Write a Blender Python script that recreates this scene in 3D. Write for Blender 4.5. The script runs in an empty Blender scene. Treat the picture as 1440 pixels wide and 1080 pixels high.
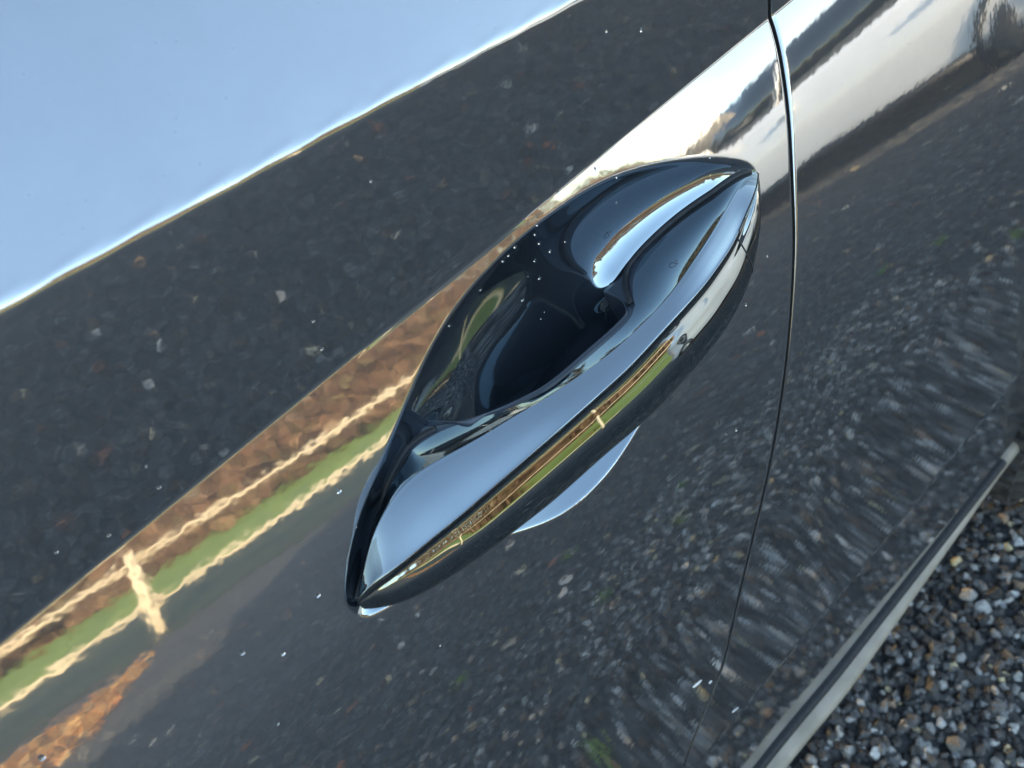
import bpy, math, random
import numpy as np
from mathutils import Vector, Matrix
rng = np.random.default_rng(7); random.seed(7)
SC = bpy.context.scene; COL = SC.collection
R = math.radians

# ---------------------------------------------------------------- camera
cam = bpy.data.objects.new('camera', bpy.data.cameras.new('camera')); COL.objects.link(cam)
CX = (0.738737012, -0.632389032, -0.233134595)      # image right
CD = (-0.605764350, -0.471317704, -0.641021976)     # image down
CF = (0.295494805, 0.614771286, -0.731258563)       # view direction
CP = (-0.10194571, -0.17304838, 1.04357399)
m = Matrix.Identity(4)
for r in range(3):
    m[r][0] = CX[r]; m[r][1] = -CD[r]; m[r][2] = -CF[r]; m[r][3] = CP[r]
cam.matrix_world = m
cam.data.sensor_width = 36; cam.data.lens = 25.0; cam.data.clip_start = 0.01; cam.data.clip_end = 2000
cam.data.dof.use_dof = True; cam.data.dof.focus_distance = 0.32; cam.data.dof.aperture_fstop = 11.5
SC.camera = cam

# ---------------------------------------------------------------- sky, sun, exposure
SUN_EL, SUN_AZ = 12.5, -1.0      # the sun stands low behind the car, a little towards its front
w = bpy.data.worlds.new('World'); SC.world = w; w.use_nodes = True
nt = w.node_tree; bg = nt.nodes['Background']
sky = nt.nodes.new('ShaderNodeTexSky'); sky.sky_type = 'NISHITA'; sky.sun_disc = False
sky.sun_elevation = R(SUN_EL); sky.sun_rotation = R(-SUN_AZ); sky.air_density = 1.0; sky.dust_density = 1.0; sky.ozone_density = 0.3
nt.links.new(sky.outputs[0], bg.inputs[0]); bg.inputs[1].default_value = 0.15
sun = bpy.data.objects.new('sun', bpy.data.lights.new('sun', 'SUN')); COL.objects.link(sun)
sun.data.energy = 2.8; sun.data.angle = R(0.5); sun.data.color = (1.0, 0.83, 0.60)
sd = Vector((math.sin(R(SUN_AZ))*math.cos(R(SUN_EL)), -math.cos(R(SUN_AZ))*math.cos(R(SUN_EL)), -math.sin(R(SUN_EL))))
sun.rotation_euler = sd.to_track_quat('-Z', 'Y').to_euler()
SC.view_settings.view_transform = 'Standard'; SC.view_settings.look = 'None'; SC.view_settings.exposure = 2.38
SC.cycles.max_bounces = 12; SC.cycles.glossy_bounces = 8
SC.cycles.sample_clamp_indirect = 8

# ---------------------------------------------------------------- helpers
def tag(o, label=None, cat=None, group=None, kind=None):
    for k, v in (('label', label), ('category', cat), ('group', group), ('kind', kind)):
        if v: o[k] = v
    return o
def empty(name, loc=(0, 0, 0)):
    o = bpy.data.objects.new(name, None); COL.objects.link(o); o.location = loc; return o
def mesh_obj(name, V, F, mat, parent=None, smooth=True, normals=None, cols=None):
    me = bpy.data.meshes.new(name)
    V = np.asarray(V, np.float32).reshape(-1, 3)
    if isinstance(F, np.ndarray):
        n, k = F.shape
        me.vertices.add(len(V)); me.vertices.foreach_set('co', V.ravel())
        me.loops.add(n*k); me.loops.foreach_set('vertex_index', F.astype(np.int32).ravel())
        me.polygons.add(n); me.polygons.foreach_set('loop_start', np.arange(0, n*k, k, dtype=np.int32))
        me.update(calc_edges=True)
    else:
        me.from_pydata(V.tolist(), [], F)
    me.validate()
    me.polygons.foreach_set('use_smooth', np.full(len(me.polygons), bool(smooth)))
    if cols is not None:
        a = me.attributes.new('tint', 'FLOAT_COLOR', 'POINT')
        a.data.foreach_set('color', np.asarray(cols, np.float32).ravel())
    if normals is not None:
        me.normals_split_custom_set_from_vertices(np.asarray(normals).reshape(-1, 3).tolist())
    me.materials.append(mat)
    o = bpy.data.objects.new(name, me); COL.objects.link(o)
    if parent is not None: o.parent = parent
    me.update()
    return o
def grid_faces(nr, nc, wrap=False, flip=False):
    i = np.arange(nr*nc).reshape(nr, nc)
    if wrap: i = np.concatenate([i, i[:, :1]], 1)
    q = np.stack([i[:-1, :-1], i[:-1, 1:], i[1:, 1:], i[1:, :-1]], -1).reshape(-1, 4)
    return q[:, ::-1] if flip else q
class MB:
    """collects shapes, builds them as one mesh"""
    def __init__(s): s.V = []; s.F = []
    def add(s, V, F):
        n = len(s.V); s.V += [tuple(v) for v in V]; s.F += [tuple(int(i)+n for i in f) for f in F]; return s
    def box(s, c, d, rot=None):
        V = []
        for sx in (-.5, .5):
            for sy in (-.5, .5):
                for sz in (-.5, .5):
                    v = Vector((sx*d[0], sy*d[1], sz*d[2]))
                    if rot: v = rot @ v
                    V.append(v + Vector(c))
        return s.add(V, [(0, 1, 3, 2), (4, 6, 7, 5), (0, 4, 5, 1), (2, 3, 7, 6), (0, 2, 6, 4), (1, 5, 7, 3)])
    def tube(s, pts, rad, n=8, cap=True, flat=1.0):
        pts = [Vector(p) for p in pts]; rad = [rad]*len(pts) if not hasattr(rad, '__len__') else rad
        V = []; up = Vector((0, 0, 1))
        for i, p in enumerate(pts):
            t = (pts[min(i+1, len(pts)-1)] - pts[max(i-1, 0)]).normalized()
            u = t.cross(up);
            if u.length < 1e-3: u = t.cross(Vector((0, 1, 0)))
            u.normalize(); v = t.cross(u)
            for k in range(n):
                a = 2*math.pi*k/n; V.append(p + (u*math.cos(a) + v*math.sin(a)*flat)*rad[i])
        F = [(i*n+k, i*n+(k+1) % n, (i+1)*n+(k+1) % n, (i+1)*n+k) for i in range(len(pts)-1) for k in range(n)]
        if cap: F += [tuple(range(n))[::-1], tuple(range((len(pts)-1)*n, len(pts)*n))]
        return s.add(V, F)
    def lathe(s, prof, c, axis='Y', n=48):
        V = []
        for k in range(n):
            a = 2*math.pi*k/n
            for (r_, h) in prof:
                V.append((c[0]+r_*math.cos(a), c[1]+h, c[2]+r_*math.sin(a)))
        p = len(prof)
        F = [(k*p+j, k*p+j+1, ((k+1) % n)*p+j+1, ((k+1) % n)*p+j) for k in range(n) for j in range(p-1)]
        return s.add(V, F)
    def build(s, name, mat, parent=None, smooth=True): return mesh_obj(name, s.V, s.F, mat, parent, smooth)

# ---------------------------------------------------------------- materials
def mat(name, base=(.5, .5, .5), rough=.5, metal=0., coat=0., spec=.5):
    M = bpy.data.materials.new(name); M.use_nodes = True
    b = M.node_tree.nodes['Principled BSDF']
    b.inputs['Base Color'].default_value = (*base, 1); b.inputs['Roughness'].default_value = rough
    b.inputs['Metallic'].default_value = metal; b.inputs['Coat Weight'].default_value = coat
    b.inputs['Coat Roughness'].default_value = .01; b.inputs['Specular IOR Level'].default_value = spec
    return M, M.node_tree, b
def N(nt, t, **kw):
    n = nt.nodes.new(t)
    for k, v in kw.items():
        if k in n.inputs: n.inputs[k].default_value = v
        else: setattr(n, k, v)
    return n
def noise_col(M, scale, c0, c1, detail=4, lo=.35, hi=.65, bump=0, bdist=.001, mapping=None):
    M, nt, b = M
    tc = N(nt, 'ShaderNodeTexCoord'); no = N(nt, 'ShaderNodeTexNoise', Scale=scale, Detail=detail)
    src = tc.outputs['Object']
    if mapping:
        mp = N(nt, 'ShaderNodeMapping'); mp.inputs['Scale'].default_value = mapping; nt.links.new(src, mp.inputs[0]); src = mp.outputs[0]
    nt.links.new(src, no.inputs['Vector'])
    cr = N(nt, 'ShaderNodeValToRGB'); cr.color_ramp.elements[0].position = lo; cr.color_ramp.elements[1].position = hi
    cr.color_ramp.elements[0].color = (*c0, 1); cr.color_ramp.elements[1].color = (*c1, 1)
    nt.links.new(no.outputs['Fac'], cr.inputs[0]); nt.links.new(cr.outputs[0], b.inputs['Base Color'])
    if bump:
        bp = N(nt, 'ShaderNodeBump', Strength=bump, Distance=bdist); nt.links.new(no.outputs['Fac'], bp.inputs['Height']); nt.links.new(bp.outputs[0], b.inputs['Normal'])
    return M
def paint_mat(name, base, peel, soft_col, rough=.040, lo=.18, hi=.27):
    M, nt, b = mat(name, base, rough, 1.0, .3)
    tc = N(nt, 'ShaderNodeTexCoord')
    n1 = N(nt, 'ShaderNodeTexNoise', Scale=210., Detail=1.); nt.links.new(tc.outputs['Object'], n1.inputs['Vector'])
    bp = N(nt, 'ShaderNodeBump', Strength=1., Distance=peel); nt.links.new(n1.outputs['Fac'], bp.inputs['Height'])
    nt.links.new(bp.outputs[0], b.inputs['Normal']); nt.links.new(bp.outputs[0], b.inputs['Coat Normal'])
    n2 = N(nt, 'ShaderNodeTexNoise', Scale=2600., Detail=1.); nt.links.new(tc.outputs['Object'], n2.inputs['Vector'])
    d = N(nt, 'ShaderNodeBsdfPrincipled'); d.inputs['Roughness'].default_value = .6; d.inputs['Metallic'].default_value = .5
    cr = N(nt, 'ShaderNodeValToRGB'); cr.color_ramp.elements[0].position = .3; cr.color_ramp.elements[1].position = .75
    cr.color_ramp.elements[0].color = (*[c*.8 for c in soft_col], 1); cr.color_ramp.elements[1].color = (*[c*1.25 for c in soft_col], 1)
    nt.links.new(n2.outputs['Fac'], cr.inputs[0]); nt.links.new(cr.outputs[0], d.inputs['Base Color'])
    n3 = N(nt, 'ShaderNodeTexNoise', Scale=14., Detail=8.); n3.inputs['Roughness'].default_value = .7; nt.links.new(tc.outputs['Object'], n3.inputs['Vector'])
    mr = N(nt, 'ShaderNodeMapRange'); mr.inputs['From Min'].default_value = .3; mr.inputs['From Max'].default_value = .7; mr.inputs['To Min'].default_value = lo; mr.inputs['To Max'].default_value = hi
    nt.links.new(n3.outputs['Fac'], mr.inputs['Value'])
    vo = N(nt, 'ShaderNodeTexVoronoi', Scale=420.); nt.links.new(tc.outputs['Object'], vo.inputs['Vector'])
    sp = N(nt, 'ShaderNodeMath', operation='LESS_THAN'); sp.inputs[1].default_value = .085; nt.links.new(vo.outputs['Distance'], sp.inputs[0])
    s2 = N(nt, 'ShaderNodeSeparateColor'); nt.links.new(vo.outputs['Color'], s2.inputs[0])
    g2 = N(nt, 'ShaderNodeMath', operation='GREATER_THAN'); g2.inputs[1].default_value = .80; nt.links.new(s2.outputs[0], g2.inputs[0])
    m2 = N(nt, 'ShaderNodeMath', operation='MULTIPLY'); nt.links.new(sp.outputs[0], m2.inputs[0]); nt.links.new(g2.outputs[0], m2.inputs[1])
    a2 = N(nt, 'ShaderNodeMath', operation='MULTIPLY_ADD'); a2.inputs[1].default_value = .35; nt.links.new(m2.outputs[0], a2.inputs[0]); nt.links.new(mr.outputs[0], a2.inputs[2])
    mx = N(nt, 'ShaderNodeMixShader'); nt.links.new(a2.outputs[0], mx.inputs[0])
    nt.links.new(b.outputs[0], mx.inputs[1]); nt.links.new(d.outputs[0], mx.inputs[2])
    nt.links.new(mx.outputs[0], nt.nodes['Material Output'].inputs[0])
    return M
PAINT = paint_mat('dark_metallic_paint', (.555, .57, .58), 1.8e-5, (.125, .126, .13), lo=.26, hi=.36)
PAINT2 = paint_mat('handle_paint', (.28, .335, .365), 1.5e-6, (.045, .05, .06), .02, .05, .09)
PAINT3 = paint_mat('recess_lit_paint', (.28, .335, .365), 2e-6, (.10, .125, .165), .03, .14, .19)  # copy of the door paint, toned so the bowl looks navy and lit
RUBBER = noise_col(mat('black_rubber', (.012, .012, .013), .55), 300, (.008, .008, .009), (.02, .02, .021))
BLACKP = mat('black_plastic', (.008, .008, .009), .3)[0]
SILLM = noise_col(mat('grey_sill_plastic', (.3, .28, .23), .5), 40, (.27, .235, .178), (.36, .315, .245), bump=.15, bdist=.0004)
TYRE = noise_col(mat('tyre_rubber', (.02, .02, .02), .75), 60, (.018, .018, .018), (.085, .08, .072), bump=.3, bdist=.001)
ALLOY = mat('alloy', (.62, .63, .65), .25, 1.0)[0]
GLASSD = mat('tinted_glass', (.012, .014, .016), .02, 0, 1.0, .8)[0]
WHITEP = noise_col(mat('white_paint', (.88, .88, .88), .25, 0, 1.0), 5, (.86, .86, .86), (.89, .89, .89))
LAMPW = mat('lamp_lens', (.7, .72, .75), .1, 0, 1.0)[0]
TAILR = mat('tail_lens', (.35, .02, .02), .12, 0, 1.0)[0]
WOOD = noise_col(mat('pale_wood', (.5, .4, .25), .7), 6, (.44, .36, .24), (.62, .54, .39), mapping=(1, 8, 8), bump=.3, bdist=.004)
GRASS = noise_col(mat('meadow_grass', (.1, .16, .03), .9), 1.2, (.11, .165, .010), (.27, .33, .028), detail=8, bump=.6, bdist=.05)
def tint_mat(name, rough=.8, vary=0):
    M, nt, b = mat(name, rough=rough)
    a = N(nt, 'ShaderNodeAttribute'); a.attribute_name = 'tint'
    src = a.outputs['Color']
    if vary:
        tc = N(nt, 'ShaderNodeTexCoord'); no = N(nt, 'ShaderNodeTexNoise', Scale=vary, Detail=3.); nt.links.new(tc.outputs['Object'], no.inputs['Vector'])
        mr = N(nt, 'ShaderNodeMapRange'); mr.inputs['From Min'].default_value = .3; mr.inputs['From Max'].default_value = .7; mr.inputs['To Min'].default_value = .65; mr.inputs['To Max'].default_value = 1.35
        nt.links.new(no.outputs['Fac'], mr.inputs['Value'])
        mx = N(nt, 'ShaderNodeVectorMath', operation='SCALE'); nt.links.new(src, mx.inputs[0]); nt.links.new(mr.outputs[0], mx.inputs['Scale']); src = mx.outputs[0]
    nt.links.new(src, b.inputs['Base Color'])
    return M
STONE = tint_mat('crushed_stone', .7, 260.)
FOLI = tint_mat('foliage', .85)
BARK = noise_col(mat('bark', (.08, .06, .045), .9), 9, (.05, .04, .03), (.13, .10, .075), mapping=(1, 1, .2), bump=.5, bdist=.02)
def ground_mat():
    M, nt, b = mat('gravel_far', rough=.9)
    tc = N(nt, 'ShaderNodeTexCoord')
    v = N(nt, 'ShaderNodeTexVoronoi', Scale=58.); nt.links.new(tc.outputs['Object'], v.inputs['Vector'])
    sep = N(nt, 'ShaderNodeSeparateColor'); nt.links.new(v.outputs['Color'], sep.inputs[0])
    cr = N(nt, 'ShaderNodeValToRGB'); e = cr.color_ramp.elements
    e[0].color = (.028, .028, .027, 1); e[1].color = (.26, .25, .23, 1)
    for p, c in ((.45, (.050, .050, .049)), (.75, (.070, .070, .068)), (.92, (.09, .09, .086)), (.97, (.12, .11, .10))):
        x = e.new(p); x.color = (*c, 1)
    nt.links.new(sep.outputs[0], cr.inputs[0]); nt.links.new(cr.outputs[0], b.inputs['Base Color'])
    bp = N(nt, 'ShaderNodeBump', Strength=.8, Distance=.012); bp.invert = True
    nt.links.new(v.outputs['Distance'], bp.inputs['Height']); nt.links.new(bp.outputs[0], b.inputs['Normal'])
    return M
GROUND = ground_mat()
def water_mat():
    M, nt, b = mat('water', (1, 1, 1), .0); b.inputs['Transmission Weight'].default_value = 1; b.inputs['IOR'].default_value = 1.33; return M
WATER = water_mat()

# ---------------------------------------------------------------- the body side surface: P(x, t), t = metres down from the crease
SH, CY, Y0, Z0 = .045, .0175, .0205, .884
DT = .00025
TT = np.arange(-.40, .80001, DT)
XS = np.arange(-1.3, 1.4601, .02)
def t_shoulder(x): return np.clip(-.0655 + .11*x, -.125, -.03)
def a_crease(x): return np.interp(x, [-.4, -.3, -.2, -.06, .05, .17, .4, 1], [20.3, 20.3, 20.9, 22.8, 22.8, 22, 21.5, 21.5])
def alpha(t, x):
    e = float(t_shoulder(x)); c = float(np.mean(a_crease(x + np.linspace(-.06, .06, 13)))); b = c - 20.9
    wr = float(np.clip((x-.05)/.11, 0, 1)); wr = wr*wr*(3-2*wr)     # towards the rear door the panel rolls over more under the crease
    q = lambda u, v: u*(1-wr)+v*wr
    K = np.array([(-.6, 29), (e-.08, 27.5), (e-.0016, 32.5), (e, 15), (e+.0016, 2.0), (e+.03, 1.0), (-.0010, 1), (.0010, q(c, 28.5)), (.014, q(20.75+b*.9, 26.5)), (.034, q(20.4+b*.8, 23.3)), (.066, q(19.4+b*.6, 19.6)), (.09, q(17.8, 18)),
                  (.12, 15), (.18, 10), (.25, 6.6), (.285, 6.6), (.33, 7.5), (.38, 8.4), (.440, 9.9), (.446, 6.6), (.55, 6.2), (.7, 5)])
    a = np.radians(np.interp(t, K[:, 0], K[:, 1]))
    k = np.hanning(7); k /= k.sum()             # round the profile's corners a little, but keep the crease crisp
    s = np.convolve(np.pad(a, 3, mode='edge'), k, 'valid')
    wgt = np.clip((np.abs(t) - .004)/.006, 0, 1)
    return a*(1-wgt) + s*wgt
YT = np.zeros((len(XS), len(TT))); ZT = np.zeros_like(YT); i0 = int(np.argmin(abs(TT)))
for i, x in enumerate(XS):
    a = alpha(TT, x); am = np.concatenate([[a[0]], (a[1:]+a[:-1])/2])
    y = -np.cumsum(np.sin(am))*DT; z = -np.cumsum(np.cos(am))*DT
    YT[i] = y + Y0 - y[i0]; ZT[i] = z + Z0 - z[i0]
def base(x, t):
    """point on the body side; cubic across the columns, linear down the profile"""
    x = np.asarray(x, float); t = np.asarray(t, float)
    u = np.clip((x - XS[0])/.02, 1, len(XS)-2.001); i = np.floor(u).astype(int); f = u - i
    v = np.clip((t - TT[0])/DT, 0, len(TT)-1.001); j = np.floor(v).astype(int); g = v - j
    ws = (-.5*f**3+f**2-.5*f, 1.5*f**3-2.5*f**2+1, -1.5*f**3+2*f**2+.5*f, .5*f**3-.5*f**2)
    y = 0; z = 0
    for k, wk in zip((-1, 0, 1, 2), ws):
        ii = np.clip(i+k, 0, len(XS)-1)
        y = y + wk*(YT[ii, j]*(1-g)+YT[ii, j+1]*g); z = z + wk*(ZT[ii, j]*(1-g)+ZT[ii, j+1]*g)
    return np.stack([x, y + CY*x, z + SH*x], -1)
def base_n(x, t):
    h = 6e-4
    dx = base(np.asarray(x)+h, t) - base(np.asarray(x)-h, t); dt = base(x, np.asarray(t)+h) - base(x, np.asarray(t)-h)
    n = np.cross(dx, dt); n /= np.linalg.norm(n, axis=-1, keepdims=True)
    return np.where(n[..., 1:2] > 0, -n, n)
GT = [(-.4, .115), (-.12, .150), (-.0069, .1731), (.0055, .1733), (.0378, .1654), (.0678, .1553), (.094, .1475), (.1358, .1319), (.1701, .1184), (.2019, .1057), (.2238, .0963), (.2844, .0687), (.3598, .0332), (.3771, .0180), (.4089, -.0135), (.60, -.17)]
def gap_x(t):
    p = np.array(GT); g = np.interp(np.clip(t, -.4, .6)[..., None] + np.linspace(-.012, .012, 9), p[:, 0], p[:, 1])
    return g.mean(-1)

# ---------------------------------------------------------------- handle frame: a along the grip, b across it (up), n outward, in metres
HX, HT, HTH, HS = -.11662, .07965, R(6.158), 1.0095
def h2s(a, b):
    a = a*HS
    return HX + a*math.cos(HTH) - b*math.sin(HTH), HT - (a*math.sin(HTH) + b*math.cos(HTH))
def s2h(x, t):
    dx = x-HX; dy = -(t-HT); return (dx*math.cos(HTH)+dy*math.sin(HTH))/HS, -dx*math.sin(HTH)+dy*math.cos(HTH)
def h3(a, b, n):
    x, t = h2s(np.asarray(a, float), np.asarray(b, float)); P = base(x, t); return P + base_n(x, t)*np.asarray(n, float)[..., None]
def crv(pts): p = np.array(pts)*.001; return p[:, 0], p[:, 1]
def pchip(x, xp, yp):
    """smooth monotone interpolation"""
    xp = np.asarray(xp, float); yp = np.asarray(yp, float); h = np.diff(xp); d = np.diff(yp)/h
    mm = np.zeros_like(yp); mm[1:-1] = np.where(d[1:]*d[:-1] > 0, 2*d[1:]*d[:-1]/(d[1:]+d[:-1]+1e-12*np.sign(d[1:]+d[:-1]+1e-30)), 0); mm[0] = d[0]; mm[-1] = d[-1]
    x = np.clip(x, xp[0], xp[-1]); i = np.clip(np.searchsorted(xp, x, 'right')-1, 0, len(h)-1); u = (x-xp[i])/h[i]
    return (2*u**3-3*u**2+1)*yp[i] + (u**3-2*u**2+u)*h[i]*mm[i] + (-2*u**3+3*u**2)*yp[i+1] + (u**3-u**2)*h[i]*mm[i+1]
def soft(xp, yp, x, win):
    d = np.linspace(xp[0], xp[-1], 1600); v = pchip(d, xp, yp); n = int(win/(d[1]-d[0]))//2
    # window shrinks towards the ends so the tips stay where they are
    i = np.arange(len(d)); r = np.minimum(np.minimum(i, len(d)-1-i), n); c = np.concatenate([[0], np.cumsum(v)])
    for _ in range(2):
        v = (c[i+r+1]-c[i-r])/(2*r+1); c = np.concatenate([[0], np.cumsum(v)])
    return np.interp(x, d, v)
LUa, LUb = crv([(-2.8, 0), (-2.5, 2.8), (-1.9, 6.5), (.7, 10.3), (8.2, 17.2), (20.7, 25.9), (31.1, 31.4), (45.7, 37.9), (57.2, 43.4), (65.1, 46.8), (77.1, 52), (93, 57.4), (110, 59.9), (130, 60.1), (143.3, 58.9), (157, 56.7), (174.6, 53), (190.8, 47.1), (214.9, 34.3), (239.1, 17.6), (247.2, 10.6), (249.7, 5.1), (251, 0)])
LLa, LLb = crv([(-2.8, 0), (-2.3, -3.6), (.3, -8), (11.4, -12.3), (35.5, -19.5), (54, -26.5), (67.5, -39), (82.2, -49), (101.2, -54), (119.5, -54), (133.1, -50), (155.8, -44.5), (184.2, -40), (209.7, -31), (232.7, -18), (246, -7), (251, 0)])
def lip_u(a): return soft(LUa, LUb, a, .022)
def lip_l(a): return soft(LLa, LLb, a, .022)
CDEP = np.array([(-2.8, 0), (0, 1.5), (12, 7), (40, 13), (58, 13), (74, 18), (90, 23.5), (130, 25), (152, 23), (170, 20), (190, 17), (210, 13), (232, 7), (251, 0)])*.001
def cup(x, t):
    """depth of the handle recess below the body side"""
    a, b = s2h(x, t)
    inside = (a > -.0028) & (a < .251)
    u = lip_u(a); l = lip_l(a); c = (u+l)/2 - .09*(u-l); 
    v = np.where(b > c, (b-c)/np.maximum(u-c, 1e-5), (c-b)/np.maximum(c-l, 1e-5))
    inside &= (v < 1)
    st_ = lambda u: np.clip(u, 0, 1)**2*(3-2*np.clip(u, 0, 1))
    f = np.where(inside, np.where(b > c, 1-np.clip(v, 0, 1)**(2.7+1.2*st_((.044-a)/.035)+.9*st_((a-.140)/.03)), 1-np.clip(v, 0, 1)**1.5), 0)
    d = f*soft(CDEP[:, 0], CDEP[:, 1], a, .02)
    # the floor rises towards the two feet of the grip
    bs = pchip(a, np.array([0, 14, 29, 43, 60, 80, 150, 172, 185, 205, 224, 250])*.001, np.array([2, 13, 23, 26, 26, 24, 3, 6, 9, 10, 8.5, 0])*.001)
    kf = st_((a-.026)/.02)*st_((.096-a)/.040); kr = st_((a-.150)/.022)*st_((.254-a)/.03)
    u = np.abs(b-bs)
    rise = kf*.0032*np.exp(-np.sqrt((u/.007)**2+.08)) + kr*.0085*np.exp(-np.sqrt((u/.0105)**2+.08))
    return np.where(inside, d - np.minimum(rise, d*.75), 0), inside

# ---------------------------------------------------------------- the dark car
car = empty('parked_car', (0.2, .9, 0))
tag(car, 'dark grey metallic car, close view of its door handle and rear wheel', 'car')
def C_(o):                                     # keep world coordinates under the car's Empty
    o.parent = car; o.matrix_parent_inverse = Matrix.Translation(-Vector(car.location)); return o
def sub(o, p):
    o.parent = p; return o

T_BOT = .572
def spaced(segs):
    out = [np.array([segs[0][0]])]
    for a, b, d in segs:
        n = max(1, int(round((b-a)/d))); out.append(np.linspace(a, b, n+1)[1:])
    return np.concatenate(out)
rows = spaced([(-.395, -.14, .006), (-.14, -.03, .0005), (-.03, -.004, .0015), (-.004, .004, .00025), (.004, .145, .00045), (.145, .2, .002), (.2, .40, .004), (.40, .46, .0015), (.46, T_BOT-.008, .005), (T_BOT-.008, T_BOT, .0005)])
HEM = np.array([.0018, .00155, .0012, .0008, .00045, .0002, .00005, 0])[::-1][::-1]
def hem_disp(d, r=.0018): return r - np.sqrt(np.maximum(r*r - np.maximum(r-d, 0)**2, 0))
def smooth2(A, n):
    k = np.hanning(n+2)[1:-1]; k /= k.sum(); p = n//2
    A = np.apply_along_axis(lambda r_: np.convolve(np.pad(r_, p, mode='edge'), k, 'valid'), 1, A)
    return np.apply_along_axis(lambda r_: np.convolve(np.pad(r_, p, mode='edge'), k, 'valid'), 0, A)
def panel(name, xcols_fn, depth_fn=None, hem_first=False, hem_last=False, rws=rows, cut=None, material=PAINT, parent=None, split=None):
    tcol = rws[:, None]
    X, D = xcols_fn(tcol)                         # x positions and inward displacement, per row
    T = np.broadcast_to(tcol, X.shape).copy()
    ins = None
    if depth_fn:
        dd, ins = depth_fn(X, T); D = D + dd
    # bottom hem
    db = np.maximum(T_BOT - T, 0); D = D + hem_disp(np.minimum(db, .007), .007)*(db < .007)
    P = base(X, T) - base_n(X, T)*D[..., None]
    ext = base(X[-1], T[-1]) - base_n(X[-1], T[-1])*.014
    P = np.concatenate([P, ext[None]], 0)
    du = np.gradient(P, axis=1); dv = np.gradient(P, axis=0); n = np.cross(du, dv); n /= np.linalg.norm(n, axis=-1, keepdims=True)+1e-12
    if n[len(n)//2, n.shape[1]//3, 1] > 0: n = -n
    F = grid_faces(*P.shape[:2])
    V = P.reshape(-1, 3); nn = n.reshape(-1, 3)
    if cut is not None:
        c = V[F].mean(1); F = F[~cut(c)]
    # outward winding
    v = V[F[0]]; fn = np.cross(v[1]-v[0], v[2]-v[0])
    if fn @ nn[F[0][0]] < 0: F = F[:, ::-1]
    outs = []
    sets = [F]
    if split and ins is not None:
        insv = np.concatenate([ins, ins[-1:]*False], 0).ravel(); s = insv[F].sum(1) >= 3; sets = [F[~s], F[s]]
    for Fk in sets:
        used, inv = np.unique(Fk, return_inverse=True)
        outs.append((V[used], inv.reshape(-1, 4), nn[used]))
    return outs
GAPW = .0023
S_REF = None
def front_cols(tcol):
    # columns measured along the cup rows, last ones at the shut line
    x = spaced([(-1.05, -.30, .03), (-.30, -.128, .004), (-.128, .1365, .00045)])
    d = np.concatenate([np.linspace(.0, 1, 10)])
    g = gap_x(tcol) - GAPW/2
    gref = .1500
    # skew the whole panel so the last columns follow the shut line
    wgt = np.clip((x + .30)/(.1365+.30), 0, 1)**1.0
    gcup = gap_x(np.array([[.055]])) - GAPW/2
    off = (g - gcup)
    X1 = x[None] + off*wgt[None]
    xe = X1[:, -1:]; tail = np.array([.15, .3, .45, .6, .7, .78, .85, .9]); 
    edge = g - .0022
    X2 = xe + (edge-xe)*np.concatenate([tail, [1.0]])[None]
    hem = np.array([.0018, .0015, .0012, .0009, .0006, .0004, .0002, .00008, 0.])
    X3 = g - hem[None]
    X4 = np.broadcast_to(g, (len(g), 3))
    X = np.concatenate([X1, X2, X3, X4], 1)
    D = np.zeros_like(X); n3 = X1.shape[1]+X2.shape[1]
    D[:, n3:n3+9] = hem_disp(hem)[None]*np.clip(.7-tcol/.26, .1, .55); D[:, n3+9:] = np.array([.004, .008, .016])[None]
    return X, D
FACX = [-.0650, -.0560, -.030, .000, .018, .0275]; FACT = [.0002, -.0028, -.0052, -.0062, -.0035, .0002]
def cup_s(X, T):
    d, ins = cup(X, T)
    d = smooth2(d, 5)
    # pressed facet above the crease, over the recess
    a, b = s2h(X, T)
    tu = np.interp(X, FACX, FACT)
    d = d - .075*np.clip(T-tu, 0, None)*np.clip((.002-T)/.004, 0, 1)*(X > FACX[0])*(X < FACX[-1])
    return d, ins
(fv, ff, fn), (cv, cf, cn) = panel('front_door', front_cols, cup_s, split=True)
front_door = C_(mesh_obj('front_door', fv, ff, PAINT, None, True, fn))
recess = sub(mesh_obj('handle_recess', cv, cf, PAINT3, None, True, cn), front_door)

WHC = (.803, -.094, .335)
def rear_cols(tcol):
    g = gap_x(tcol) + GAPW/2
    hem = np.array([0, .00008, .0002, .0004, .0006, .0009, .0012, .0015, .0018])
    rest = spaced([(.003, .06, .003), (.06, .42, .006), (.42, 1.2, .02)])
    X = np.concatenate([np.broadcast_to(g, (len(g), 3)), g+hem[None], g+rest[None]], 1)
    D = np.zeros_like(X); D[:, :3] = np.array([.016, .008, .004]); D[:, 3:12] = hem_disp(hem)[None]*np.clip(.7-tcol/.26, .1, .55)
    return X, D
rrows = spaced([(-.395, -.14, .01), (-.14, -.03, .0015), (-.03, -.004, .002), (-.004, .004, .00025), (.004, .02, .001), (.02, .40, .004), (.40, .46, .0015), (.46, T_BOT-.008, .005), (T_BOT-.008, T_BOT, .0005)])
(rv, rf, rn), = panel('rear_door', rear_cols, None, rws=rrows, cut=lambda c: (c[:, 0]-WHC[0])**2+(c[:, 2]-WHC[2])**2 < .332**2)
rear_door = C_(mesh_obj('rear_door', rv, rf, PAINT, None, True, rn))
# dark shut panel behind the gap, and the rubber seal inside it
tj = np.linspace(-.39, .54, 60); gj = gap_x(tj)
Pj = np.stack([base(gj+o, tj) - base_n(gj+o, tj)*.013 for o in (-.02, .02)], 1)
jamb = C_(mesh_obj('door_jamb', Pj, grid_faces(60, 2), BLACKP))

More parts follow.
